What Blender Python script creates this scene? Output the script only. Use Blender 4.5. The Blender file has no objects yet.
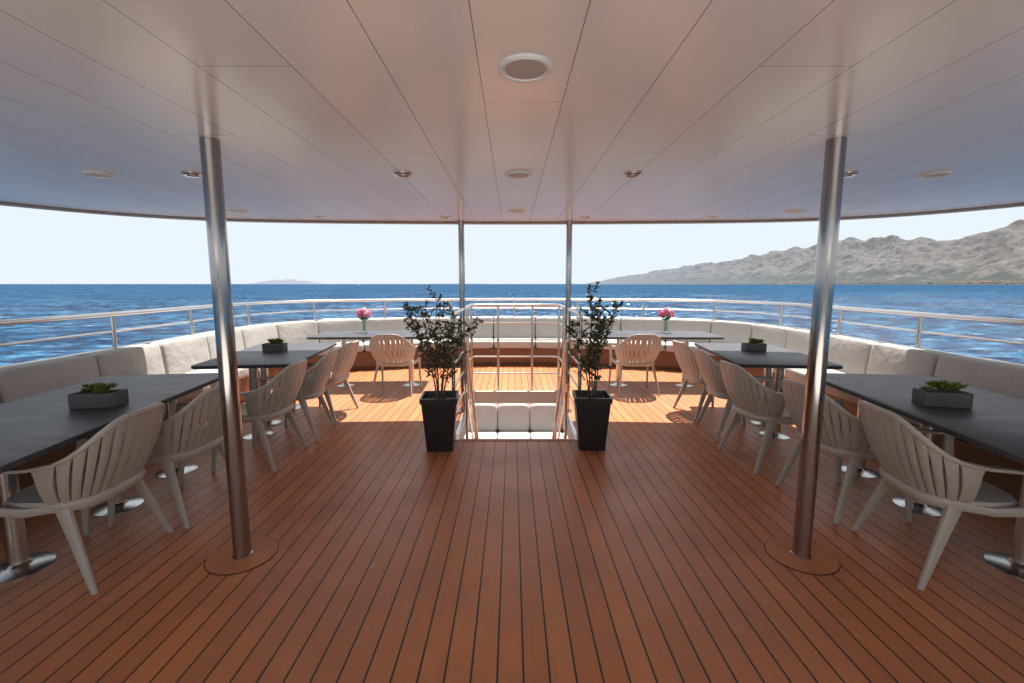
import bpy, bmesh, math, random
from mathutils import Vector, Matrix, noise
random.seed(7)
scene = bpy.context.scene
R = math.radians

# ---------------------------------------------------------------- materials
def new_mat(name):
    m = bpy.data.materials.new(name); m.use_nodes = True
    nt = m.node_tree
    return m, nt, nt.nodes['Principled BSDF']
def N(nt, typ, **kw):
    n = nt.nodes.new(typ)
    for k, v in kw.items():
        setattr(n, k, v)
    return n
def math_n(nt, op, a, b=None, c=None, clamp=False):
    n = nt.nodes.new('ShaderNodeMath'); n.operation = op; n.use_clamp = clamp
    for i, v in enumerate((a, b, c)):
        if v is None: continue
        if isinstance(v, (int, float)): n.inputs[i].default_value = v
        else: nt.links.new(v, n.inputs[i])
    return n.outputs[0]
def mix_col(nt, f, a, b, blend='MIX'):
    n = nt.nodes.new('ShaderNodeMix'); n.data_type = 'RGBA'; n.blend_type = blend
    if isinstance(f, (int, float)): n.inputs[0].default_value = f
    else: nt.links.new(f, n.inputs[0])
    for i, v in ((6, a), (7, b)):
        if isinstance(v, (tuple, list)): n.inputs[i].default_value = (*v[:3], 1)
        else: nt.links.new(v, n.inputs[i])
    return n.outputs[2]
def noise_n(nt, vec, scale, detail=4, rough=.55):
    n = nt.nodes.new('ShaderNodeTexNoise')
    n.inputs['Scale'].default_value = scale; n.inputs['Detail'].default_value = detail
    n.inputs['Roughness'].default_value = rough
    if vec is not None: nt.links.new(vec, n.inputs['Vector'])
    return n.outputs['Fac']
def pos_n(nt):
    return nt.nodes.new('ShaderNodeNewGeometry').outputs['Position']
def scale_vec(nt, v, s):
    n = nt.nodes.new('ShaderNodeVectorMath'); n.operation = 'MULTIPLY'
    nt.links.new(v, n.inputs[0]); n.inputs[1].default_value = s
    return n.outputs[0]
def bump(nt, bsdf, h, strength=.3, dist=.01):
    b = nt.nodes.new('ShaderNodeBump'); b.inputs['Strength'].default_value = strength
    b.inputs['Distance'].default_value = dist
    nt.links.new(h, b.inputs['Height']); nt.links.new(b.outputs[0], bsdf.inputs['Normal'])
    return b
def maprange(nt, v, a, b, c=0., d=1.):
    n = N(nt, 'ShaderNodeMapRange'); nt.links.new(v, n.inputs[0])
    for i, x in enumerate((a, b, c, d)): n.inputs[i+1].default_value = x
    return n.outputs[0]
def simple(name, col, rough=.5, metal=0., var=.12, nscale=12, bumpst=0., bumpscale=60, spec=None):
    m, nt, b = new_mat(name)
    tc = nt.nodes.new('ShaderNodeTexCoord').outputs['Object']
    f = noise_n(nt, tc, nscale, 3)
    c = mix_col(nt, f, tuple(x*(1-var) for x in col), tuple(min(1, x*(1+var)) for x in col))
    nt.links.new(c, b.inputs['Base Color'])
    b.inputs['Roughness'].default_value = rough
    b.inputs['Metallic'].default_value = metal
    if spec is not None: b.inputs['Specular IOR Level'].default_value = spec
    if bumpst:
        bump(nt, b, noise_n(nt, tc, bumpscale, 3), bumpst, .004)
    return m

def teak_mat():
    m, nt, b = new_mat('teak_decking')
    p = pos_n(nt)
    sx = N(nt, 'ShaderNodeSeparateXYZ'); nt.links.new(p, sx.inputs[0])
    W = .098
    q = math_n(nt, 'DIVIDE', sx.outputs[0], W)
    fl = math_n(nt, 'FLOOR', q); fr = math_n(nt, 'FRACT', q)
    wn2 = N(nt, 'ShaderNodeTexWhiteNoise', noise_dimensions='1D'); nt.links.new(fl, wn2.inputs['W'])
    d = math_n(nt, 'ABSOLUTE', math_n(nt, 'SUBTRACT', fr, .5))
    line = math_n(nt, 'GREATER_THAN', d, .5 - .0038/W)
    grain = noise_n(nt, scale_vec(nt, p, (60, 2.2, 1)), 1.0, 5, .65)
    fine = noise_n(nt, scale_vec(nt, p, (320, 12, 1)), 1.0, 2, .6)
    blot = noise_n(nt, p, 1.3, 5, .65)
    spots = maprange(nt, noise_n(nt, p, 7, 4, .7), .60, .72)
    c1 = mix_col(nt, grain, (.40, .125, .043), (.58, .215, .085))
    c2 = mix_col(nt, math_n(nt, 'MULTIPLY', wn2.outputs['Value'], .6), c1, (.30, .090, .034))
    c3 = mix_col(nt, math_n(nt, 'MULTIPLY', fine, .35), c2, (.60, .26, .125))
    c3 = mix_col(nt, math_n(nt, 'MULTIPLY', math_n(nt, 'SUBTRACT', blot, .40, None, True), 2.0), c3, (.26, .105, .058))
    c3 = mix_col(nt, math_n(nt, 'MULTIPLY', spots, .22), c3, (.55, .38, .27))
    c4 = mix_col(nt, line, c3, (.012, .011, .012))
    nt.links.new(c4, b.inputs['Base Color'])
    r = math_n(nt, 'ADD', .20, math_n(nt, 'MULTIPLY', blot, .42))
    nt.links.new(r, b.inputs['Roughness'])
    h = math_n(nt, 'SUBTRACT', math_n(nt, 'MULTIPLY', fine, .25), math_n(nt, 'MULTIPLY', line, 1.0))
    bump(nt, b, h, .5, .0015)
    return m

def ceil_mat():
    m, nt, b = new_mat('ceiling_panel')
    p = pos_n(nt)
    sx = N(nt, 'ShaderNodeSeparateXYZ'); nt.links.new(p, sx.inputs[0])
    P = .2985
    q = math_n(nt, 'DIVIDE', math_n(nt, 'ADD', sx.outputs[0], P/2 + P*40), P)
    fl = math_n(nt, 'FLOOR', q); fr = math_n(nt, 'FRACT', q)
    d = math_n(nt, 'ABSOLUTE', math_n(nt, 'SUBTRACT', fr, .5))
    l1 = math_n(nt, 'GREATER_THAN', d, .5 - .0013/P)
    par = math_n(nt, 'FLOORED_MODULO', math_n(nt, 'MULTIPLY', math_n(nt, 'ABSOLUTE', math_n(nt, 'SUBTRACT', fl, 40)), .37), 1.0)
    L = 1.31
    fy = math_n(nt, 'FRACT', math_n(nt, 'ADD', math_n(nt, 'DIVIDE', math_n(nt, 'SUBTRACT', sx.outputs[1], 1.84 - 20*L), L*2), par))
    d2 = math_n(nt, 'ABSOLUTE', math_n(nt, 'SUBTRACT', fy, .5))
    l2 = math_n(nt, 'GREATER_THAN', d2, .5 - .0012/(L*2))
    line = math_n(nt, 'MAXIMUM', l1, l2)
    wn = N(nt, 'ShaderNodeTexWhiteNoise', noise_dimensions='1D'); nt.links.new(fl, wn.inputs['W'])
    f = noise_n(nt, p, .9, 2)
    c = mix_col(nt, f, (.80, .78, .775), (.87, .855, .85))
    c = mix_col(nt, math_n(nt, 'MULTIPLY', wn.outputs['Value'], .35), c, (.75, .73, .725))
    c = mix_col(nt, line, c, (.15, .13, .13))
    nt.links.new(c, b.inputs['Base Color'])
    b.inputs['Roughness'].default_value = .2
    b.inputs['Specular IOR Level'].default_value = .38
    wav = noise_n(nt, scale_vec(nt, p, (2.2, .8, 1)), 1.0, 1)
    tilt = math_n(nt, 'MULTIPLY', math_n(nt, 'MULTIPLY', math_n(nt, 'SUBTRACT', wn.outputs['Value'], .5), fr), 3.0)
    h = math_n(nt, 'SUBTRACT', math_n(nt, 'ADD', math_n(nt, 'MULTIPLY', wav, 4.0), tilt), math_n(nt, 'MULTIPLY', line, 1.0))
    bump(nt, b, h, .35, .004)
    return m

def sea_mat():
    m, nt, b = new_mat('sea_water')
    p = pos_n(nt)
    n1 = noise_n(nt, scale_vec(nt, p, (.22, .34, 1)), 1.0, 6, .66)
    n2 = noise_n(nt, scale_vec(nt, p, (.030, .07, 1)), 1.0, 6, .7)
    n3 = noise_n(nt, scale_vec(nt, p, (.0015, .008, 1)), 1.0, 4, .6)
    n4 = noise_n(nt, scale_vec(nt, p, (.006, .03, 1)), 1.0, 6, .72)
    c = mix_col(nt, maprange(nt, n3, .38, .62), (.003, .036, .098), (.008, .062, .145))
    c = mix_col(nt, math_n(nt, 'MULTIPLY', maprange(nt, n4, .42, .58), .7), c, (.001, .017, .055))
    c = mix_col(nt, math_n(nt, 'MULTIPLY', maprange(nt, n2, .50, .60), .7), c, (.020, .105, .20))
    c = mix_col(nt, math_n(nt, 'MULTIPLY', maprange(nt, n2, .50, .40), .7), c, (.001, .014, .048))
    c = mix_col(nt, math_n(nt, 'MULTIPLY', maprange(nt, n1, .43, .50, 1., 0.), .9), c, (.0005, .009, .034))
    c = mix_col(nt, math_n(nt, 'MULTIPLY', maprange(nt, n1, .55, .66), .9), c, (.07, .20, .31))
    cap_sparkle = math_n(nt, 'MULTIPLY', maprange(nt, n1, .64, .70), maprange(nt, n2, .46, .58))
    c = mix_col(nt, cap_sparkle, c, (.42, .48, .52))  # pale crest spots in the colour: whitecaps that also stand in for sun sparkle
    nt.nodes.remove(b)
    df = N(nt, 'ShaderNodeBsdfDiffuse'); gl = N(nt, 'ShaderNodeBsdfGlossy'); mx = N(nt, 'ShaderNodeMixShader')
    gl.inputs['Roughness'].default_value = .12
    nt.links.new(c, df.inputs['Color'])
    bn = bump(nt, df, n1, 1.0, 1.5); nt.links.new(bn.outputs[0], gl.inputs['Normal'])
    mx.inputs[0].default_value = .10
    nt.links.new(df.outputs[0], mx.inputs[1]); nt.links.new(gl.outputs[0], mx.inputs[2])
    nt.links.new(mx.outputs[0], nt.nodes['Material Output'].inputs['Surface'])
    return m

def rock_mat():
    m, nt, b = new_mat('mountain_rock')
    p = pos_n(nt)
    sx = N(nt, 'ShaderNodeSeparateXYZ'); nt.links.new(p, sx.inputs[0])
    n1 = noise_n(nt, p, .004, 8, .65); n2 = noise_n(nt, p, .012, 8, .75)
    rock = mix_col(nt, maprange(nt, n2, .34, .66), (.045, .038, .035), (.175, .148, .125))
    hm = maprange(nt, sx.outputs[2], 20, 320, 1.0, .12)
    v = math_n(nt, 'ADD', hm, math_n(nt, 'MULTIPLY', math_n(nt, 'SUBTRACT', n1, .5), 3.2))
    v2 = math_n(nt, 'MULTIPLY', math_n(nt, 'SUBTRACT', v, .42), 3.0, None, True)
    c = mix_col(nt, v2, rock, mix_col(nt, n2, (.014, .020, .012), (.05, .052, .028)))
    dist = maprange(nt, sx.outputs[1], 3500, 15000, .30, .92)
    c = mix_col(nt, dist, c, (.110, .124, .148))  # aerial haze mixed into the rock colour, stronger with distance
    nt.links.new(c, b.inputs['Base Color'])
    bump(nt, b, n2, .6, 25)
    b.inputs['Roughness'].default_value = 1.0; b.inputs['Specular IOR Level'].default_value = 0
    return m

def slate_mat():
    m, nt, b = new_mat('slate_table_top')
    tc = nt.nodes.new('ShaderNodeTexCoord').outputs['Object']
    n1 = noise_n(nt, scale_vec(nt, tc, (3, 14, 3)), 1.0, 6, .7); n2 = noise_n(nt, tc, 90, 2)
    c = mix_col(nt, maprange(nt, n1, .3, .7), (.016, .016, .022), (.066, .066, .080))
    c = mix_col(nt, math_n(nt, 'MULTIPLY', n2, .25), c, (.08, .08, .095))
    nt.links.new(c, b.inputs['Base Color'])
    nt.links.new(math_n(nt, 'ADD', .28, math_n(nt, 'MULTIPLY', n1, .40)), b.inputs['Roughness'])
    b.inputs['Specular IOR Level'].default_value = .42
    bump(nt, b, n1, .4, .004)
    return m

def fabric_mat():
    m, nt, b = new_mat('sofa_fabric')
    p = pos_n(nt)
    n1 = noise_n(nt, p, 3, 3); n2 = noise_n(nt, p, 420, 1)
    c = mix_col(nt, n1, (.36, .342, .325), (.45, .43, .41))
    c = mix_col(nt, math_n(nt, 'MULTIPLY', n2, .35), c, (.30, .285, .27))
    nt.links.new(c, b.inputs['Base Color']); b.inputs['Roughness'].default_value = .85
    b.inputs['Specular IOR Level'].default_value = .25
    bump(nt, b, noise_n(nt, p, 8, 4, .5), .6, .024)
    return m

def stone_mat():
    m, nt, b = new_mat('planter_stone')
    tc = nt.nodes.new('ShaderNodeTexCoord').outputs['Object']
    n1 = noise_n(nt, tc, 40, 6, .7)
    nt.links.new(mix_col(nt, n1, (.03, .036, .04), (.16, .165, .165)), b.inputs['Base Color'])
    b.inputs['Roughness'].default_value = .9
    bump(nt, b, n1, .8, .008)
    return m

def leaf_mat(name, a, bb, rough=.45):
    m, nt, b = new_mat(name)
    gi = nt.nodes.new('ShaderNodeNewGeometry').outputs['Random Per Island']
    nt.links.new(mix_col(nt, gi, a, bb), b.inputs['Base Color'])
    b.inputs['Roughness'].default_value = rough
    return m

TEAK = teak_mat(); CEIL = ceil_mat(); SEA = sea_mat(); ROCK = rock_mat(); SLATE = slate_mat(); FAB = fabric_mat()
STONE = stone_mat()
STEEL = simple('polished_steel', (.38, .355, .34), .12, 1.0, .06, 5)
STEELB = simple('brushed_steel', (.62, .60, .58), .24, 1.0, .06, 5)
RESIN = simple('taupe_resin', (.40, .36, .325), .42, 0, .06, 3)
WHITE = simple('white_paint', (.78, .77, .75), .35, 0, .05, 2)
GREYP = simple('grey_trim_paint', (.30, .26, .24), .5, 0, .08, 3)
CREAM = simple('cream_trim', (.66, .56, .46), .5, 0, .08, 3)
DARKR = simple('dark_caulk', (.015, .014, .014), .6, 0)
TEAKP = simple('teak_plain', (.42, .148, .058), .42, 0, .25, 14)
WOODB = simple('sofa_base_wood', (.13, .055, .03), .5, 0, .3, 9)
POTM = simple('black_planter_resin', (.010, .010, .011), .38, 0, .2, 10)
SOIL = simple('soil', (.04, .028, .02), 1, 0, .5, 60, .8, 80)
BARK = simple('bark', (.12, .09, .065), .85, 0, .35, 40)
LEAF = leaf_mat('olive_leaf', (.012, .025, .009), (.085, .11, .045))
SUCC = leaf_mat('succulent_leaf', (.05, .11, .02), (.22, .26, .04))
STEMM = simple('flower_stem', (.05, .12, .03), .5)
PINK = leaf_mat('pink_petal', (.60, .10, .22), (.74, .34, .42), .6)
GRILLE = simple('speaker_grille', (.50, .46, .42), .6, 0, .15, 200)
LENS = simple('downlight_lens', (.05, .05, .05), .2)
HOUSEW = simple('village_walls', (.34, .30, .26), .9, 0, .1, .01)
HOUSER = simple('village_roofs', (.24, .11, .07), .9, 0, .1, .01)
ISLE = simple('hazy_island', (.135, .155, .19), 1, 0, .08, .001, spec=0)  # pale blue-grey base colour carries the distance haze
BOATM = simple('boat_paint', (.5, .5, .5), .5)
gm, nt, b = new_mat('vase_glass')
b.inputs['Base Color'].default_value = (.85, .93, .9, 1); b.inputs['Roughness'].default_value = .03
b.inputs['Transmission Weight'].default_value = .9; b.inputs['IOR'].default_value = 1.3
GLASS = gm

# ---------------------------------------------------------------- mesh builder
class MB:
    def __init__(s): s.bm = bmesh.new(); s.mats = []
    def mi(s, m):
        if m not in s.mats: s.mats.append(m)
        return s.mats.index(m)
    def face(s, vs, m, smooth=False):
        try: f = s.bm.faces.new(vs)
        except ValueError: return None
        f.material_index = s.mi(m); f.smooth = smooth
        return f
    def poly(s, pts, m, smooth=False):
        return s.face([s.bm.verts.new(p) for p in pts], m, smooth)
    def rings(s, rings, m, smooth=True, cap=True, closed=True):
        vr = [[s.bm.verts.new(p) for p in r] for r in rings]
        n = len(vr[0])
        for a, c in zip(vr[:-1], vr[1:]):
            for i in range(n if closed else n-1):
                j = (i+1) % n
                s.face([a[i], a[j], c[j], c[i]], m, smooth)
        if cap and closed:
            s.face(vr[0][::-1], m); s.face(vr[-1], m)
    def sweep(s, pts, rad, m, seg=10, ref=None, cap=True):
        pts = [Vector(p) for p in pts]; rs = []
        n = len(pts); up = None
        for i, p in enumerate(pts):
            t = (pts[min(i+1, n-1)] - pts[max(i-1, 0)]).normalized()
            if up is None:
                up = Vector(ref) if ref else (Vector((0, 0, 1)) if abs(t.z) < .9 else Vector((1, 0, 0)))
            if ref: up = Vector(ref)
            a = t.cross(up).normalized(); bb = a.cross(t).normalized()
            if not ref: up = bb
            r = rad[i] if isinstance(rad, list) else rad
            ra, rb = r if isinstance(r, tuple) else (r, r)
            ring = []
            for k in range(seg):
                th = 2*math.pi*k/seg
                c, sn = math.cos(th), math.sin(th)
                if isinstance(r, tuple):
                    pw = .45
                    c = math.copysign(abs(c)**pw, c); sn = math.copysign(abs(sn)**pw, sn)
                ring.append(p + a*(ra*c) + bb*(rb*sn))
            rs.append(ring)
        s.rings(rs, m, True, cap)
    def lathe(s, prof, c, m, seg=28):
        c = Vector(c)
        s.rings([[c + Vector((r*math.cos(2*math.pi*k/seg), r*math.sin(2*math.pi*k/seg), z)) for k in range(seg)] for r, z in prof], m)
    def box(s, c, size, m, rot=None, bev=.0):
        c = Vector(c); r = rot or Matrix.Identity(3)
        g = bmesh.ops.create_cube(s.bm, size=1.0)
        vs = g['verts']
        for v in vs: v.co = Vector((v.co.x*size[0], v.co.y*size[1], v.co.z*size[2]))
        fs = set(f for v in vs for f in v.link_faces)
        for f in fs: f.material_index = s.mi(m)
        if bev:
            es = list(set(e for v in vs for e in v.link_edges))
            res = bmesh.ops.bevel(s.bm, geom=es, offset=bev, segments=3, affect='EDGES', profile=.5)
            vs = list(set(res['verts']) | set(v for v in vs if v.is_valid))
            for f in set(f for v in vs for f in v.link_faces): f.smooth = True; f.material_index = s.mi(m)
        for v in vs: v.co = c + r @ v.co
    def done(s, name, loc=(0, 0, 0), rotz=0, sharp=38):
        me = bpy.data.meshes.new(name)
        bmesh.ops.recalc_face_normals(s.bm, faces=s.bm.faces)
        s.bm.to_mesh(me); s.bm.free()
        for m in s.mats: me.materials.append(m)
        try: me.set_sharp_from_angle(angle=R(sharp))
        except Exception: pass
        return place(me, name, loc, rotz)
def place(me, name, loc=(0, 0, 0), rotz=0, scale=(1, 1, 1)):
    o = bpy.data.objects.new(name, me); scene.collection.objects.link(o)
    o.location = loc; o.rotation_euler = (0, 0, rotz); o.scale = scale
    return o
def catmull(pts, n=10):
    P = [Vector(p) for p in pts]; P = [P[0]*2-P[1]] + P + [P[-1]*2-P[-2]]
    out = []
    for i in range(1, len(P)-2):
        for k in range(n):
            t = k/n; a, b_, c, d = P[i-1:i+3]
            out.append(.5*((2*b_) + (c-a)*t + (2*a-5*b_+4*c-d)*t*t + (3*b_-a-3*c+d)*t**3))
    out.append(P[-2]); return out

YR = -9.0    # forward end of the modelled deck
half = [(3.84, YR), (3.84, -4), (3.84, -1), (3.84, 3.0), (3.90, 4.8), (3.98, 6.1), (3.86, 7.1), (3.40, 7.82), (2.55, 8.22), (1.3, 8.52), (0, 8.62)]
full = [(-x, y) for x, y in half[:-1]] + [(x, y) for x, y in half[::-1]]
PATH = [Vector((p.x, p.y, 0)) for p in catmull([(x, y, 0) for x, y in full], 12)]
class Path:
    def __init__(s, pts):
        s.p = pts; s.cum = [0]
        for a, b_ in zip(pts[:-1], pts[1:]): s.cum.append(s.cum[-1] + (b_-a).length)
        s.L = s.cum[-1]
    def at(s, d):
        d = max(0, min(s.L-1e-5, d))
        import bisect
        i = max(0, min(bisect.bisect_right(s.cum, d)-1, len(s.p)-2))
        t = (d-s.cum[i])/(s.cum[i+1]-s.cum[i])
        return s.p[i].lerp(s.p[i+1], t)
    def pn(s, d, o=0, z=0):
        a = s.at(d-.06); b_ = s.at(d+.06); t = (b_-a).normalized()
        n = Vector((t.y, -t.x, 0))
        q = s.at(d) + n*o; q.z = z
        return q
DP = Path(PATH)

def cushion(mb, path, s0, s1, o0, o1, z0, z1, m, lean=0, p=7, nu=12, nv=8, nw=8, puff=.0):
    def pt(a, b_, c):
        r = (abs(a)**p+abs(b_)**p+abs(c)**p)**(1/p)
        a, b_, c = a/r, b_/r, c/r
        if puff: b_ = b_*(1 + puff*(1-a*a)*(1-c*c))
        z = z0+(z1-z0)*(c+1)/2
        o = o0+(o1-o0)*(b_+1)/2 + lean*(z-z0)
        return path.pn(s0+(s1-s0)*(a+1)/2, o, z)
    bm = mb.bm; cache = {}
    def V(a, b_, c):
        k = (round(a, 4), round(b_, 4), round(c, 4))
        if k not in cache: cache[k] = bm.verts.new(pt(a, b_, c))
        return cache[k]
    def lin(n): return [math.sin((-1+2*i/n)*math.pi/2) for i in range(n+1)]
    U, Vv, Wv = lin(nu), lin(nv), lin(nw)
    for i in range(nu):
        for j in range(nv):
            for c in (-1, 1): mb.face([V(U[i], Vv[j], c), V(U[i+1], Vv[j], c), V(U[i+1], Vv[j+1], c), V(U[i], Vv[j+1], c)], m, True)
        for j in range(nw):
            for c in (-1, 1): mb.face([V(U[i], c, Wv[j]), V(U[i+1], c, Wv[j]), V(U[i+1], c, Wv[j+1]), V(U[i], c, Wv[j+1])], m, True)
    for i in range(nv):
        for j in range(nw):
            for c in (-1, 1): mb.face([V(c, Vv[i], Wv[j]), V(c, Vv[i+1], Wv[j]), V(c, Vv[i+1], Wv[j+1]), V(c, Vv[i], Wv[j+1])], m, True)

def ribbon(mb, path, prof, m, s0=0, s1=None, step=.15, smooth=True):
    s1 = path.L if s1 is None else s1
    n = int((s1-s0)/step)
    rows = [[mb.bm.verts.new(path.pn(s0+(s1-s0)*i/n, o, z)) for o, z in prof] for i in range(n+1)]
    for a, c in zip(rows[:-1], rows[1:]):
        for k in range(len(prof)-1): mb.face([a[k], a[k+1], c[k+1], c[k]], m, smooth)

# ---------------------------------------------------------------- deck
HX, HY0, HY1 = .555, 4.12, 6.03
def half_w(y, pts):
    best = 0
    for a, b_ in zip(pts[:-1], pts[1:]):
        if min(a[1], b_[1]) <= y <= max(a[1], b_[1]) and a[1] != b_[1]:
            t = (y-a[1])/(b_[1]-a[1]); best = max(best, a[0]+(b_[0]-a[0])*t)
    return best
hp = [(abs(v.x)+.06, v.y+ (.06 if v.y > 7.5 else 0)) for v in PATH[len(PATH)//2:]]
def sheet(mb, z, pts, y0, y1, m, hole=None, step=.1):
    ys = []; y = y0
    while y < y1-1e-6: ys.append(y); y += step
    ys.append(y1)
    if hole: ys = sorted(set([v for v in ys if min(abs(v-hole[1]), abs(v-hole[2])) > .02] + [hole[1], hole[2]]))
    for a, c in zip(ys[:-1], ys[1:]):
        wa, wc = half_w(a, pts), half_w(c, pts)
        mid = (a+c)/2
        if hole and hole[1] < mid < hole[2]:
            h = hole[0]
            mb.poly([(-wa, a, z), (-h, a, z), (-h, c, z), (-wc, c, z)], m)
            mb.poly([(h, a, z), (wa, a, z), (wc, c, z), (h, c, z)], m)
        else: mb.poly([(-wa, a, z), (wa, a, z), (wc, c, z), (-wc, c, z)], m)
mb = MB()
ymax = hp[0][1]
hp2 = [(0, ymax)] + hp[1:]
sheet(mb, 0, hp2, YR, ymax, TEAK, (HX, HY0, HY1))
mb.done('teak_deck_floor')
mb = MB()
sheet(mb, -.155, hp2, YR, ymax, WHITE, (HX+.004, HY0, HY1))
ribbon(mb, DP, [(-.06, .30), (-.09, .30), (-.09, -.45), (-.02, -.45), (-.02, -.16)], WHITE)
mb.done('upper_deck_hull')
# white terrace and wall, unseen, added to bounce light under the canopy
CY = -1.15     # forward edge of the canopy, cut short to let light in behind
mb = MB()
mb.box((0, (YR+CY-.5)/2, .010), (7.5, CY-.5-YR, .012), WHITE, bev=.004)
mb.done('added_bounce_terrace')
mb = MB()
mb.box((0, YR+.1, 1.2), (7.6, .12, 2.4), WHITE, bev=.01)
for i in range(4):
    x = -2.7+i*1.8
    mb.box((x, YR+.165, 1.15), (1.5, .02, 1.7), STEELB, bev=.005)
    mb.box((x, YR+.182, 1.15), (1.38, .02, 1.58), LENS)
mb.done('added_bounce_wall')
# trim of the stair opening
mb = MB()
t = .02
for sx in (-1, 1):
    mb.box((sx*(HX+.0), (HY0+HY1)/2, -.077), (t, HY1-HY0-.02, .15), CREAM)
    mb.box((sx*(HX+.012), (HY0+HY1)/2, .006), (.05, HY1-HY0+.07, .012), STEELB, bev=.003)
mb.box((0, HY1, -.077), (2*HX-.022, t, .15), CREAM)
mb.box((0, HY0, -.077), (2*HX-.022, t, .15), CREAM)
mb.box((0, HY1+.012, .005), (2*HX-.03, .05, .010), CREAM, bev=.003)
mb.box((0, HY0-.012, .003), (2*HX-.03, .05, .006), TEAKP, bev=.002)
mb.done('stair_opening_trim')
mb = MB()
n = 13
for i in range(n):
    z = -(i+1)*2.6/(n+0); y = HY0+.09+i*.215
    mb.box((0, y, z), (2*HX-.12, .25, .035), TEAKP, bev=.006)
for sx in (-1, 1):
    mb.sweep([(sx*.51, HY0+.02, -.2), (sx*.51, HY0+.1+(n-1)*.215, -2.55)], [(.015, .1)]*2, WHITE, 8, ref=(0, 0, 1))
mb.done('staircase')

# lower deck
mb = MB()
lp = [(4.2, -4.5), (4.2, 8), (4.1, 10), (3.6, 12), (2.6, 13.2), (0, 13.6)][::-1]
sheet(mb, -2.62, lp, -4.5, 13.6, TEAK, None, .4)
mb.done('lower_deck_floor')
mb = MB()
LP = Path([Vector((-x, y, 0)) for x, y in lp[::-1][:-1]] + [Vector((x, y, 0)) for x, y in lp])
ribbon(mb, LP, [(.02, -2.6), (.02, -1.75), (-.06, -1.70), (-.1, -1.8), (.1, -5), (.5, -8)], WHITE)
mb.done('ship_hull')
line = Path([Vector((-2.8, 11.1, 0)), Vector((2.8, 11.1, 0))])
mb = MB()
k = 7
for i in range(k):
    a = i*.8 + .005; 
    cushion(mb, line, a, a+.79, .0, .17, -2.2, -1.52, FAB, lean=-.08)
    cushion(mb, line, a, a+.79, .14, .72, -2.32, -2.17, FAB)
ribbon(mb, line, [(0, -1.6), (0, -2.6)], WHITE)
ribbon(mb, line, [(.0, -2.31), (.68, -2.31), (.68, -2.6)], WOODB)
mb.done('lower_deck_sofa')

# ---------------------------------------------------------------- ceiling
ch = [(4.85, CY), (4.85, 1), (4.80, 2.4), (4.66, 3.35), (4.38, 4.02), (3.95, 4.55), (3.35, 4.92), (2.5, 5.12), (1.2, 5.22), (0, 5.25)]
cfull = [(-x, y) for x, y in ch[:-1]] + [(x, y) for x, y in ch[::-1]]
CP = [Vector((p.x, p.y, 0)) for p in catmull([(x, y, 0) for x, y in cfull], 8)]
CPath = Path(CP)
chp = [(abs(v.x), v.y) for v in CP[len(CP)//2:]]; chp[0] = (0, CP[len(CP)//2].y)
CZ = 2.14
mb = MB()
sheet(mb, CZ, chp, CY, chp[0][1], CEIL, None, .05)
mb.done('ceiling_panels')
mb = MB()
ribbon(mb, CPath, [(.05, CZ-.004), (.05, CZ-.022), (0, CZ-.026), (-.02, CZ), (-.02, CZ+.03)], GREYP, step=.08)
ribbon(mb, CPath, [(-.02, CZ+.03), (-.03, CZ+.24), (.05, CZ+.27)], WHITE, step=.08)
sheet(mb, CZ+.27, chp, CY, chp[0][1]-.0, WHITE, None, .05)
mb.box((0, CY-.02, CZ+.135), (9.7, .03, .27), WHITE)
mb.done('canopy_roof')

def speaker_mesh(r):
    mb = MB()
    mb.lathe([(r, 0), (r, -.008), (r*.93, -.014), (r*.84, -.012), (r*.83, -.008)], (0, 0, 0), WHITE)
    mb.lathe([(r*.83, -.007), (r*.5, -.011), (.005, -.013)], (0, 0, 0), GRILLE)
    o = mb.done('ceiling_speaker'); me = o.data; bpy.data.objects.remove(o); return me
def down_mesh(r):
    mb = MB()
    mb.lathe([(r, 0), (r, -.006), (r*.9, -.012), (r*.72, -.010), (r*.66, -.003)], (0, 0, 0), STEELB)
    mb.lathe([(r*.66, -.002), (.003, -.0025)], (0, 0, 0), LENS)
    mb.lathe([(r*.3, -.0026), (r*.28, -.006), (.002, -.007)], (0, 0, 0), WHITE)
    o = mb.done('ceiling_downlight'); me = o.data; bpy.data.objects.remove(o); return me
sp1, sp2, dl = speaker_mesh(.088), speaker_mesh(.085), down_mesh(.058)
place(sp1, 'ceiling_speaker', (.0, 1.555, CZ-.001))
for x, y in ((0, 2.98), (-2.65, 2.98), (2.63, 2.98), (0, 4.45), (-2.65, 4.45), (2.65, 4.45)):
    place(sp2, 'ceiling_speaker', (x, y, CZ-.001))
for x, y in ((-.73, 2.98), (.72, 2.98), (-2.06, 2.98), (2.07, 2.98), (-2.03, 4.84), (-.73, 4.84), (.71, 4.84), (2.03, 4.84)):
    place(dl, 'ceiling_downlight', (x, y, CZ-.001))

# ---------------------------------------------------------------- posts
for x in (-1.495, 1.515):
    mb = MB()
    mb.lathe([(.043, .006), (.043, CZ-.001)], (0, 0, 0), STEEL, 40)
    mb.lathe([(.174, 0), (.174, .003), (.001, .0032)], (0, 0, 0), DARKR, 48)
    mb.lathe([(.170, 0), (.170, .0055), (.05, .006)], (0, 0, 0), TEAKP, 48)
    mb.lathe([(.050, .006), (.050, .010), (.044, .014)], (0, 0, 0), STEEL, 40)
    mb.done('support_post', (x, 2.29, 0))
for x in (-.60, .585):
    mb = MB()
    mb.lathe([(.033, .003), (.033, CZ-.001)], (0, 0, 0), STEEL, 32)
    mb.lathe([(.07, 0), (.07, .008), (.036, .014)], (0, 0, 0), STEEL, 32)
    mb.done('support_post', (x, 5.1, 0))

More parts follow.
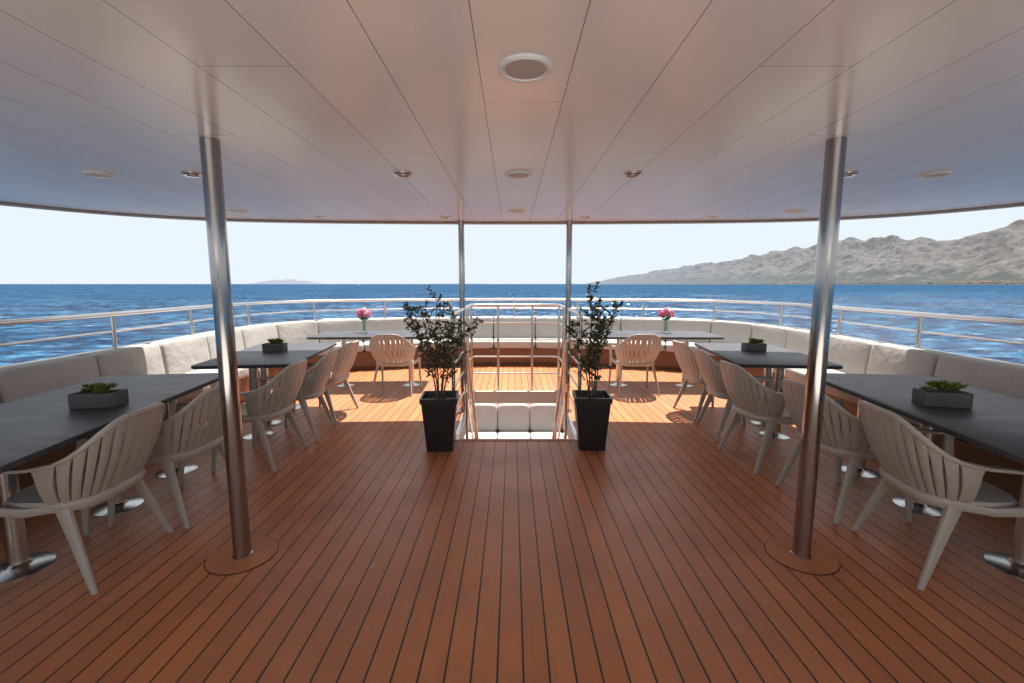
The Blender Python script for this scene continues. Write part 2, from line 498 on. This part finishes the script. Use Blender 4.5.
# ---------------------------------------------------------------- outer railing
mb = MB()
RZ = 1.16
s0 = .3; s1 = DP.L-.3
def rail(z, r, o=-.02):
    n = int((s1-s0)/.2)
    mb.sweep([DP.pn(s0+(s1-s0)*i/n, o, z) for i in range(n+1)], r, STEELB, 10, ref=(0, 0, 1))
rail(RZ, .024); rail(.995, .012); rail(.83, .012); rail(.66, .012)
n = int(DP.L/1.18)
for i in range(n+1):
    d = s0+(s1-s0)*i/n
    mb.sweep([DP.pn(d, -.02, .28), DP.pn(d, -.02, RZ)], .020, STEELB, 10)
mb.done('deck_railing')

# ---------------------------------------------------------------- stair guard railing
mb = MB()
X = .59; YB = 6.12; YF = 4.18; H = 1.17
corner = [(-X, YF, H-.05), (-X, YF+.05, H), (-X, YB-.06, H), (-X+.06, YB, H), (X-.06, YB, H), (X, YB-.06, H), (X, YF+.05, H), (X, YF, H-.05)]
mb.sweep(corner, .021, STEELB, 10, ref=(0, 0, 1))
for z in (.93, .70, .47, .24):
    mb.sweep([(-X, YF, z), (-X, YB-.05, z), (-X+.05, YB, z), (X-.05, YB, z), (X, YB-.05, z), (X, YF, z)], .0095, STEELB, 8, ref=(0, 0, 1))
for sx in (-1, 1):
    for y in (YF, 5.55, YB-.03):
        mb.sweep([(sx*X, y, .0), (sx*X, y, H-.01)], .019, STEELB, 10)
        mb.lathe([(.045, 0), (.045, .012), (.02, .018)], (sx*X, y, .0), STEELB, 16)
    mb.sweep([(sx*.23, YB, .0), (sx*.23, YB, H-.01)], .017, STEELB, 10)
    xs = sx*.49
    mb.sweep([(sx*X, YF+.02, .92), (xs, YF+.06, .92), (xs, YF+.2, .90), (xs, YF+2.5, -1.65)], .018, STEELB, 10)
    mb.sweep([(xs, YF+.1, .5), (xs, YF+2.5, -2.05)], .011, STEELB, 8)
    for q in (.2, 1.2, 2.3):
        mb.sweep([(xs, YF+q, .9-(q-.2)*1.108), (xs, YF+q, -.05-(q-.0)*1.108-.05)], .014, STEELB, 8)
mb.done('stair_guard_railing')

# ---------------------------------------------------------------- sofa
mb = MB()
sa = -1.6-YR; sb = DP.L-sa
nseg = 2*round((sb-sa)/.80/2)+1
seg = (sb-sa)/nseg
for i in range(nseg):
    a = sa+i*seg
    j = random.uniform(-.005, .005)
    cushion(mb, DP, a+.006, a+seg-.006, .03, .20+j, .40, .835+j, FAB, lean=-.10 + random.uniform(-.02, .02), p=12, puff=.16, nu=18, nw=12)
    cushion(mb, DP, a+.005, a+seg-.005, .12, .66+j, .315, .455+j, FAB, p=9, nu=14)
ribbon(mb, DP, [(.0, .78), (.0, .02)], GREYP, sa, sb)
ribbon(mb, DP, [(.02, .312), (.615, .312), (.615, .07), (.575, .07), (.575, .005)], WOODB, sa, sb)
mb.done('curved_sofa')

# ---------------------------------------------------------------- tables
def table(cx, cy, L, W, rot, peds, name='dining_table'):
    mb = MB(); rc = .05; pts = []
    for ix, iy, a0 in ((1, 1, 0), (-1, 1, 90), (-1, -1, 180), (1, -1, 270)):
        for k in range(6):
            a = R(a0+18*k); pts.append((ix*(W/2-rc)+rc*math.cos(a), iy*(L/2-rc)+rc*math.sin(a)))
    zt = .745
    def ring(z, sc): return [Vector((x-math.copysign(sc, x), y-math.copysign(sc, y), z)) for x, y in pts]
    mb.rings([ring(zt-.032, .012), ring(zt-.026, .001), ring(zt-.003, 0), ring(zt, .003)], SLATE)
    mb.box((0, 0, zt-.045), (W*.55, L*.8, .022), POTM)
    M = Matrix.Rotation(-rot, 2)
    for px_, py_ in peds:
        v = M @ Vector((px_-cx, py_-cy))
        c = (v.x, v.y, 0)
        mb.lathe([(.135, .0), (.135, .006), (.11, .014), (.055, .022), (.042, .036), (.040, .2), (.040, zt-.06)], c, STEELB, 36)
    return mb.done(name, (cx, cy, 0), rot)
for sx in (-1, 1):
    r = R(8) * (1 if sx < 0 else -1)
    table(sx*2.6, 2.5, 2.1, .9, r, [(sx*2.57, 1.62), (sx*2.58, 2.18), (sx*2.63, 2.83), (sx*2.66, 3.40)])
    r = R(7) * (1 if sx < 0 else -1)
    table(sx*2.5, 4.68, 1.52, .87, r, [(sx*2.5, 4.25), (sx*2.6, 4.62), (sx*2.64, 5.25)])
    table(sx*2.0, 6.48, 1.65, .82, (R(90-3) if sx > 0 else R(90+3)), [(sx*1.5, 6.48), (sx*2.45, 6.45)])

# ---------------------------------------------------------------- chair
def chair_mesh():
    mb = MB()
    def sm(a, lo, hi):
        w = max(0, min(1, (a-lo)/(hi-lo))); return w*w*(3-2*w)
    def top(a):
        c, s_ = math.cos(R(a)), math.sin(R(a))
        x = -.03-.325*abs(c)**.66; y = math.copysign(.282*abs(s_)**.84, s_)
        z = .815 - .195*sm(abs(a), 14, 96)
        return Vector((x, y, z))
    def bot(a):
        c, s_ = math.cos(R(a)), math.sin(R(a))
        return Vector((-.02-.175*abs(c)**.6, math.copysign(.215*abs(s_)**.75, s_), .42))
    NR = 15; A = 84
    angs = [-A+2*A*i/(NR-1) for i in range(NR)]
    def surf(a, v):
        t_, b_ = top(a), bot(a)
        p = b_.lerp(t_, v)
        n = Vector((-math.cos(R(a)), math.sin(R(a)), 0))
        return p + n*(.020*math.sin(math.pi*v))
    da = 2*A/(NR-1)*.5
    for a in angs:
        rings = []
        for k in range(9):
            v = k/8*.97
            fill = .97-.20*math.sin(math.pi*min(1, v))**.6
            p0, p1 = surf(a-da*fill, v), surf(a+da*fill, v)
            c = (p0+p1)/2
            n = (p1-p0).cross(Vector((0, 0, 1))).normalized()*-1
            th = .005
            n2 = n*(th+.007)
            rings.append([p0-n*th, c-n2*.6, p1-n*th, p1+n*th, c+n2, p0+n*th])
        mb.rings(rings, RESIN, True)
    pts = []; rad = []
    za = top(90).z
    for k in range(6):
        f = k/6; pts.append(Vector((.215-.215*f, -.285, za-.012+.012*f))); rad.append((.022-.003*f, .009))
    for a in range(-90, 91, 10):
        p = top(a); pts.append(p)
        w = abs(a)/90; rad.append((.011+.009*w**3, .013-.004*w**3))
    for k in range(5, -1, -1):
        f = k/6; pts.append(Vector((.215-.215*f, .285, za-.012+.012*f))); rad.append((.022-.003*f, .009))
    mb.sweep(pts, rad, RESIN, 12, ref=(0, 0, 1))
    nr = 28
    def sring(sc, z):
        out = []
        for k in range(nr):
            th = 2*math.pi*k/nr; c, s_ = math.cos(th), math.sin(th)
            out.append(Vector((.0+.225*sc*math.copysign(abs(c)**.6, c), .235*sc*math.copysign(abs(s_)**.6, s_), z)))
        return out
    mb.rings([sring(.93, .385), sring(.99, .405), sring(1, .425), sring(.96, .440), sring(.8, .436), sring(.4, .428), sring(.05, .426)], RESIN)
    for sy in (-1, 1):
        mb.sweep([(.205, sy*.280, za-.012), (.205, sy*.262, .44), (.218, sy*.264, .25), (.245, sy*.275, 0)],
                 [(.011, .022), (.015, .028), (.012, .021), (.009, .013)], RESIN, 12, ref=(1, 0, 0))
        mb.sweep([(-.08, sy*.205, .43), (-.135, sy*.228, .28), (-.235, sy*.268, 0)],
                 [(.015, .034), (.012, .025), (.009, .013)], RESIN, 12, ref=(1, 0, 0))
        mb.sweep([(-.09, sy*.212, .41), (.05, sy*.24, .40), (.205, sy*.262, .425)], [(.012, .022)]*3, RESIN, 10, ref=(0, 0, 1))
    o = mb.done('dining_armchair', sharp=50); me = o.data; bpy.data.objects.remove(o); return me
CH = chair_mesh()
for sx, lst in ((1, ((2.18, 2.24, -10), (2.14, 2.90, 3), (2.04, 3.62, 4), (2.10, 4.32, -5), (2.12, 4.98, 6))),
                (-1, ((2.26, 2.23, -3), (2.20, 2.84, 4), (2.12, 3.66, 3), (2.10, 4.30, -5), (2.12, 4.98, 6)))):
    base = 0 if sx > 0 else math.pi
    for x, y, dr in lst:
        place(CH, 'dining_armchair', (sx*x, y, 0), base + R(dr*sx+random.uniform(-2, 2)))
    place(CH, 'dining_armchair', (sx*1.60, 6.02, 0), R(90+(4 if sx > 0 else -3)))

# ---------------------------------------------------------------- planters on tables
def rosette(mb, c, r, m, n=16):
    for k in range(n):
        a = k*2.4; f = k/n
        el = R(20+60*f); L = r*(1-.45*f)
        d = Vector((math.cos(a)*math.cos(el), math.sin(a)*math.cos(el), math.sin(el)))
        sd = Vector((-math.sin(a), math.cos(a), 0)); up = d.cross(sd)
        w = L*.22; c = Vector(c)
        base, mid, tip = c, c+d*L*.55, c+d*L+Vector((0, 0, .15*L))
        rings = [[base-sd*w*.5, base+up*w*.3, base+sd*w*.5, base-up*w*.3],
                 [mid-sd*w, mid+up*w*.35, mid+sd*w, mid-up*w*.35],
                 [tip-sd*w*.1, tip+up*w*.05, tip+sd*w*.1, tip-up*w*.05]]
        mb.rings(rings, m, True)
def planter(loc, rot, L=.235, W=.12, Hh=.085):
    mb = MB()
    t = .014
    mb.box((0, 0, .008), (L-.004, W-.004, .016), STONE, bev=.003)
    for s_ in (-1, 1):
        mb.box((s_*(L/2-t/2), 0, Hh/2+.001), (t, W, Hh), STONE, bev=.003)
        mb.box((0, s_*(W/2-t/2), Hh/2), (L-2*t+.004, t, Hh-.004), STONE, bev=.003)
    mb.box((0, 0, Hh*.5), (L-2*t, W-2*t, Hh*.75), SOIL)
    for i in range(20):
        x = random.gauss(0, .5)*(L/2-.035); y = random.uniform(-1, 1)*(W/2-.03)
        rosette(mb, (x, y, Hh*.94+random.uniform(0, .028)), random.uniform(.03, .06), SUCC, 14)
    return mb.done('succulent_planter', loc, rot)
planter((-2.44, 2.58, .746), R(10)); planter((2.47, 2.60, .746), R(-12))
planter((-2.54, 4.75, .746), R(4), .21, .12, .085); planter((2.52, 4.78, .746), R(-4), .21, .12, .085)

# ---------------------------------------------------------------- vases
def vase(loc):
    mb = MB()
    mb.lathe([(.035, 0), (.045, .004), (.048, .06), (.036, .12), (.044, .17), (.041, .17), (.033, .12), (.044, .06), (.04, .01), (.003, .008)], (0, 0, 0), GLASS, 24)
    heads = [Vector((0, 0, .30)), Vector((-.055, .02, .265)), Vector((.055, -.02, .27))]
    for h in heads:
        mb.sweep([(h.x*.1, h.y*.1, .02), (h.x*.3, h.y*.3, .15), tuple(h)], .0035, STEMM, 6)
        r = .06
        for k in range(85):
            z = 1-2*(k+.5)/85; a = k*2.399; q = math.sqrt(1-z*z)
            d = Vector((q*math.cos(a), q*math.sin(a), z))
            if z < -.75: continue
            sd = d.cross(Vector((0, 0, 1))); sd = sd.normalized() if sd.length > .01 else Vector((1, 0, 0))
            up = sd.cross(d).normalized()
            c = h+d*r*random.uniform(.75, 1.05); w = .017
            tl = d*random.uniform(-.006, .012)
            mb.poly([c-sd*w*.7-up*w*.8, c+sd*w*.7-up*w*.8, c+sd*w+up*w*.3+tl, c+up*w+tl*1.6, c-sd*w+up*w*.3+tl], PINK, False)
    for k in range(14):
        a = k*2.4; d = Vector((math.cos(a), math.sin(a), .4)).normalized(); c = Vector((0, 0, .17+.04*(k % 3)/3))
        sd = Vector((-math.sin(a), math.cos(a), 0)); e = c+d*.10; mdd = c+d*.055+Vector((0, 0, .01))
        mb.poly([c, mdd-sd*.018, e, mdd+sd*.018], STEMM, False)
    mb.done('flower_vase', loc)
vase((-2.2, 6.62, .746)); vase((2.2, 6.62, .746))

# ---------------------------------------------------------------- potted trees
def tree(loc, top, wid, seed, rot, stems=4):
    rnd = random.Random(seed); mb = MB()
    b0, b1, Hp = .112, .155, .48
    def sq(hw, z):
        return [Vector((x*hw, y*hw, z)) for x, y in ((-1, -.94), (-.94, -1), (.94, -1), (1, -.94), (1, .94), (.94, 1), (-.94, 1), (-1, .94))]
    mb.rings([sq(b0, 0), sq(b1-.006, Hp-.045), sq(b1+.004, Hp-.045), sq(b1+.006, Hp), sq(b1-.012, Hp), sq(b1-.02, Hp-.05)], POTM, False)
    mb.rings([sq(b1-.021, Hp-.06), sq(b1-.021, Hp-.04)], SOIL, False)
    def leaf(p, d):
        L = rnd.uniform(.030, .055); w = L*.20
        s_ = d.cross(Vector((rnd.uniform(-1, 1), rnd.uniform(-1, 1), rnd.uniform(.2, 1)))).normalized()
        up = s_.cross(d)
        m_ = p+d*L*.5; tip = p+d*L-Vector((0, 0, .12*L))
        a = m_-s_*w+up*w*.3; c = m_+s_*w+up*w*.3
        v = [mb.bm.verts.new(q) for q in (p, a, tip, c, m_)]
        mb.face([v[0], v[1], v[4]], LEAF, True); mb.face([v[1], v[2], v[4]], LEAF, True)
        mb.face([v[2], v[3], v[4]], LEAF, True); mb.face([v[3], v[0], v[4]], LEAF, True)
    def twig(p, d, L, r):
        n = 5; pts = [p]; rad = [r]; q = p.copy(); dd = d.copy()
        for k in range(n):
            dd = (dd+Vector((rnd.gauss(0, .16), rnd.gauss(0, .16), rnd.gauss(.05, .08)))).normalized()
            q = q+dd*L/n; pts.append(q.copy()); rad.append(max(.0012, r*(1-.7*(k+1)/n)))
            for _ in range(3 if k < n-1 else 5):
                a = Vector((rnd.gauss(0, 1), rnd.gauss(0, 1), rnd.gauss(.2, .8))).normalized()
                leaf(q-dd*L/n*rnd.random(), (dd*.8+a).normalized())
        mb.sweep(pts, rad, BARK, 5)
    for k in range(stems):
        a = k*6.283/stems+seed*.7
        ht = top*(1 if k == 0 else rnd.uniform(.78, .95)); ex = wid*(.15 if k == 0 else rnd.uniform(.4, .62))
        p0 = Vector((.03*math.cos(a), .03*math.sin(a), Hp-.05)); p3 = Vector((ex*math.cos(a), ex*math.sin(a), ht))
        ph = rnd.uniform(0, 6); pts = []
        NS = 12
        for i in range(NS+1):
            f = i/NS; p = p0.lerp(p3, f); g = f**1.6
            p.x = p0.x+(p3.x-p0.x)*g + .018*math.sin(6*f+ph)*f; p.y = p0.y+(p3.y-p0.y)*g+.018*math.cos(5*f+ph)*f
            pts.append(p)
        mb.sweep(pts, [.0085*(1-.75*i/NS) for i in range(NS+1)], BARK, 6)
        for i in range(3, NS+1):
            for _ in range(2 if i > 4 else 1):
                b = rnd.uniform(0, 6.28)
                d = Vector((math.cos(b), math.sin(b), rnd.uniform(.1, 1.1))).normalized()
                f = i/NS
                L = wid*rnd.uniform(.28, .62)*(1-.55*max(0, f-.5)*2*.9)
                twig(pts[i].copy(), d, L, .0028)
    mb.done('potted_olive_tree', loc, rot)
tree((-.68, 3.93, 0), 1.31, .42, 3, R(4), 6); tree((.665, 3.95, 0), 1.38, .29, 12, R(-3), 5)

# ---------------------------------------------------------------- sea, mountains, village
SZ = -8.0
mb = MB()
S = 90000
mb.poly([(-S, -S, SZ), (S, -S, SZ), (S, S, SZ), (-S, S, SZ)], SEA)
mb.done('sea')

prof = [(585, .5, 14000), (620, 8, 12000), (660, 16, 10500), (700, 23, 9000), (740, 28, 8000), (765, 35, 7400), (800, 45, 6800), (845, 55, 6000), (880, 51, 5500),
        (915, 52, 5000), (960, 60, 4600), (1000, 69, 4200), (1030, 74, 4000), (1100, 80, 3400), (1200, 80, 2800), (1400, 74, 1800), (1700, 60, 1100), (2200, 40, 700)]
def lerp_prof(t):
    f = t*(len(prof)-1); i = min(int(f), len(prof)-2); g = f-i
    return [a+(b_-a)*g for a, b_ in zip(prof[i], prof[i+1])]
mb = MB(); NU, NV = 700, 100
grid = []
for i in range(NU+1):
    px, hpx, yc = lerp_prof(i/NU)
    row = []
    xc = yc*(px-512)/458
    for j in range(NV+1):
        t = j/NV*1.35
        k = .02+.30*t
        x, y = xc*(1+k), yc*(1+k)
        H = hpx/458*y*.97
        nz = noise.fractal(Vector((x/360, y/480, 1.7)), .85, 2.1, 7)
        rg = 1-abs(noise.fractal(Vector((x/850+9, y/1500, 4.2)), .95, 2.1, 6))*1.25
        shape = (t**1.1 if t < 1 else 1-(t-1)*1.2)
        z = H*(.85*shape + .23*(rg-.5)*min(1, t*1.6) + .065*nz*min(1, t*3))
        z = z if t > .02 else 0
        if t < .16: z = min(z, H*.14)
        row.append(mb.bm.verts.new((x, y, SZ - 2 + max(0, z) + (4 if t > .02 else -4))))
    grid.append(row)
for a, c in zip(grid[:-1], grid[1:]):
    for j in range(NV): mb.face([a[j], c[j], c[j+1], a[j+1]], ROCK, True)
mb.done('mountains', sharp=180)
mb = MB(); rnd = random.Random(5)
for i in range(480):
    t = rnd.choice([rnd.gauss(.42, .05), rnd.gauss(.60, .04), rnd.uniform(.3, .72)])
    t = max(.15, min(.75, t))
    px, hpx, yc = lerp_prof(t); xc = yc*(px-512)/458
    k = .02+.30*rnd.uniform(.03, .16)
    x, y = xc*(1+k), yc*(1+k); z = SZ+rnd.uniform(4, 26)
    w, d, h = rnd.uniform(12, 26), rnd.uniform(9, 16), rnd.uniform(7, 14)
    mb.box((x, y, z+h/2), (w, d, h), HOUSEW)
    mb.rings([[Vector((x-w/2-1, y-d/2-1, z+h)), Vector((x+w/2+1, y-d/2-1, z+h)), Vector((x+w/2+1, y+d/2+1, z+h)), Vector((x-w/2-1, y+d/2+1, z+h))],
              [Vector((x-w/3, y-.5, z+h+4)), Vector((x+w/3, y-.5, z+h+4)), Vector((x+w/3, y+.5, z+h+4)), Vector((x-w/3, y+.5, z+h+4))]], HOUSER, False)
mb.done('coastal_village')
mb = MB()
for x0, x1, y, h in ((-12200, -8900, 20500, 290), (-4200, -2600, 30000, 70), (-9000, -1500, 42000, 110)):
    n = 80; fr = []; 
    for i in range(n+1):
        f = i/n; x = x0+(x1-x0)*f
        z = h*math.sin(math.pi*f)**.8*(.6+.5*abs(noise.noise(Vector((x/900, h, 0)))) + .15*noise.noise(Vector((x/300, h, 3))))
        fr.append([Vector((x, y, SZ-2)), Vector((x, y+500, SZ+z*.7)), Vector((x, y+1000, SZ+z)), Vector((x, y+2600, SZ-2))])
    mb.rings(fr, ISLE, True, True, False)
mb.done('distant_islands', sharp=180)
mb = MB()
bx, by = -820., 2450.
mb.rings([[Vector((bx-8, by, SZ)), Vector((bx+8, by-2, SZ)), Vector((bx+8, by+2, SZ))], [Vector((bx-10, by, SZ+3)), Vector((bx+8, by-3, SZ+3)), Vector((bx+8, by+3, SZ+3))]], BOATM, False)
mb.box((bx+1, by, SZ+4.5), (9, 4, 3), BOATM, bev=.5)
mb.done('motor_boat')

# ---------------------------------------------------------------- light
EL, AZ = R(74), R(28)
w = bpy.data.worlds.new("World"); scene.world = w; w.use_nodes = True
nt = w.node_tree; bg = nt.nodes['Background']
sky = nt.nodes.new('ShaderNodeTexSky'); sky.sky_type = 'NISHITA'; sky.sun_disc = False
sky.sun_elevation = EL; sky.sun_rotation = AZ; sky.dust_density = .5; sky.air_density = .8; sky.ozone_density = 1.0; sky.altitude = 10
hs = nt.nodes.new('ShaderNodeHueSaturation'); hs.inputs['Saturation'].default_value = .62; hs.inputs['Value'].default_value = 1.0
nt.links.new(sky.outputs[0], hs.inputs['Color'])
STR = .46
mn = nt.nodes.new('ShaderNodeVectorMath'); mn.operation = 'MINIMUM'
nt.links.new(hs.outputs[0], mn.inputs[0]); mn.inputs[1].default_value = (.84/STR, .92/STR, .99/STR)
nt.links.new(mn.outputs[0], bg.inputs['Color']); bg.inputs['Strength'].default_value = STR
sd = bpy.data.lights.new('sun', 'SUN'); sd.energy = 12.5; sd.angle = R(.5); sd.color = (1, .94, .86)
so = bpy.data.objects.new('sun', sd); scene.collection.objects.link(so)
v = Vector((math.sin(AZ)*math.cos(EL), math.cos(AZ)*math.cos(EL), math.sin(EL)))
so.rotation_euler = v.to_track_quat('Z', 'Y').to_euler(); so.location = (0, 0, 30)

# ---------------------------------------------------------------- camera
cd = bpy.data.cameras.new('camera'); cam = bpy.data.objects.new('camera', cd); scene.collection.objects.link(cam)
cam.location = (-.043, 0, 1.45); cam.rotation_euler = (R(90-7.2), 0, 0)
cd.lens = 16.0; cd.sensor_width = 36; cd.clip_start = .05; cd.clip_end = 200000
scene.camera = cam
scene.view_settings.view_transform = 'Standard'; scene.view_settings.look = 'None'; scene.view_settings.exposure = 0
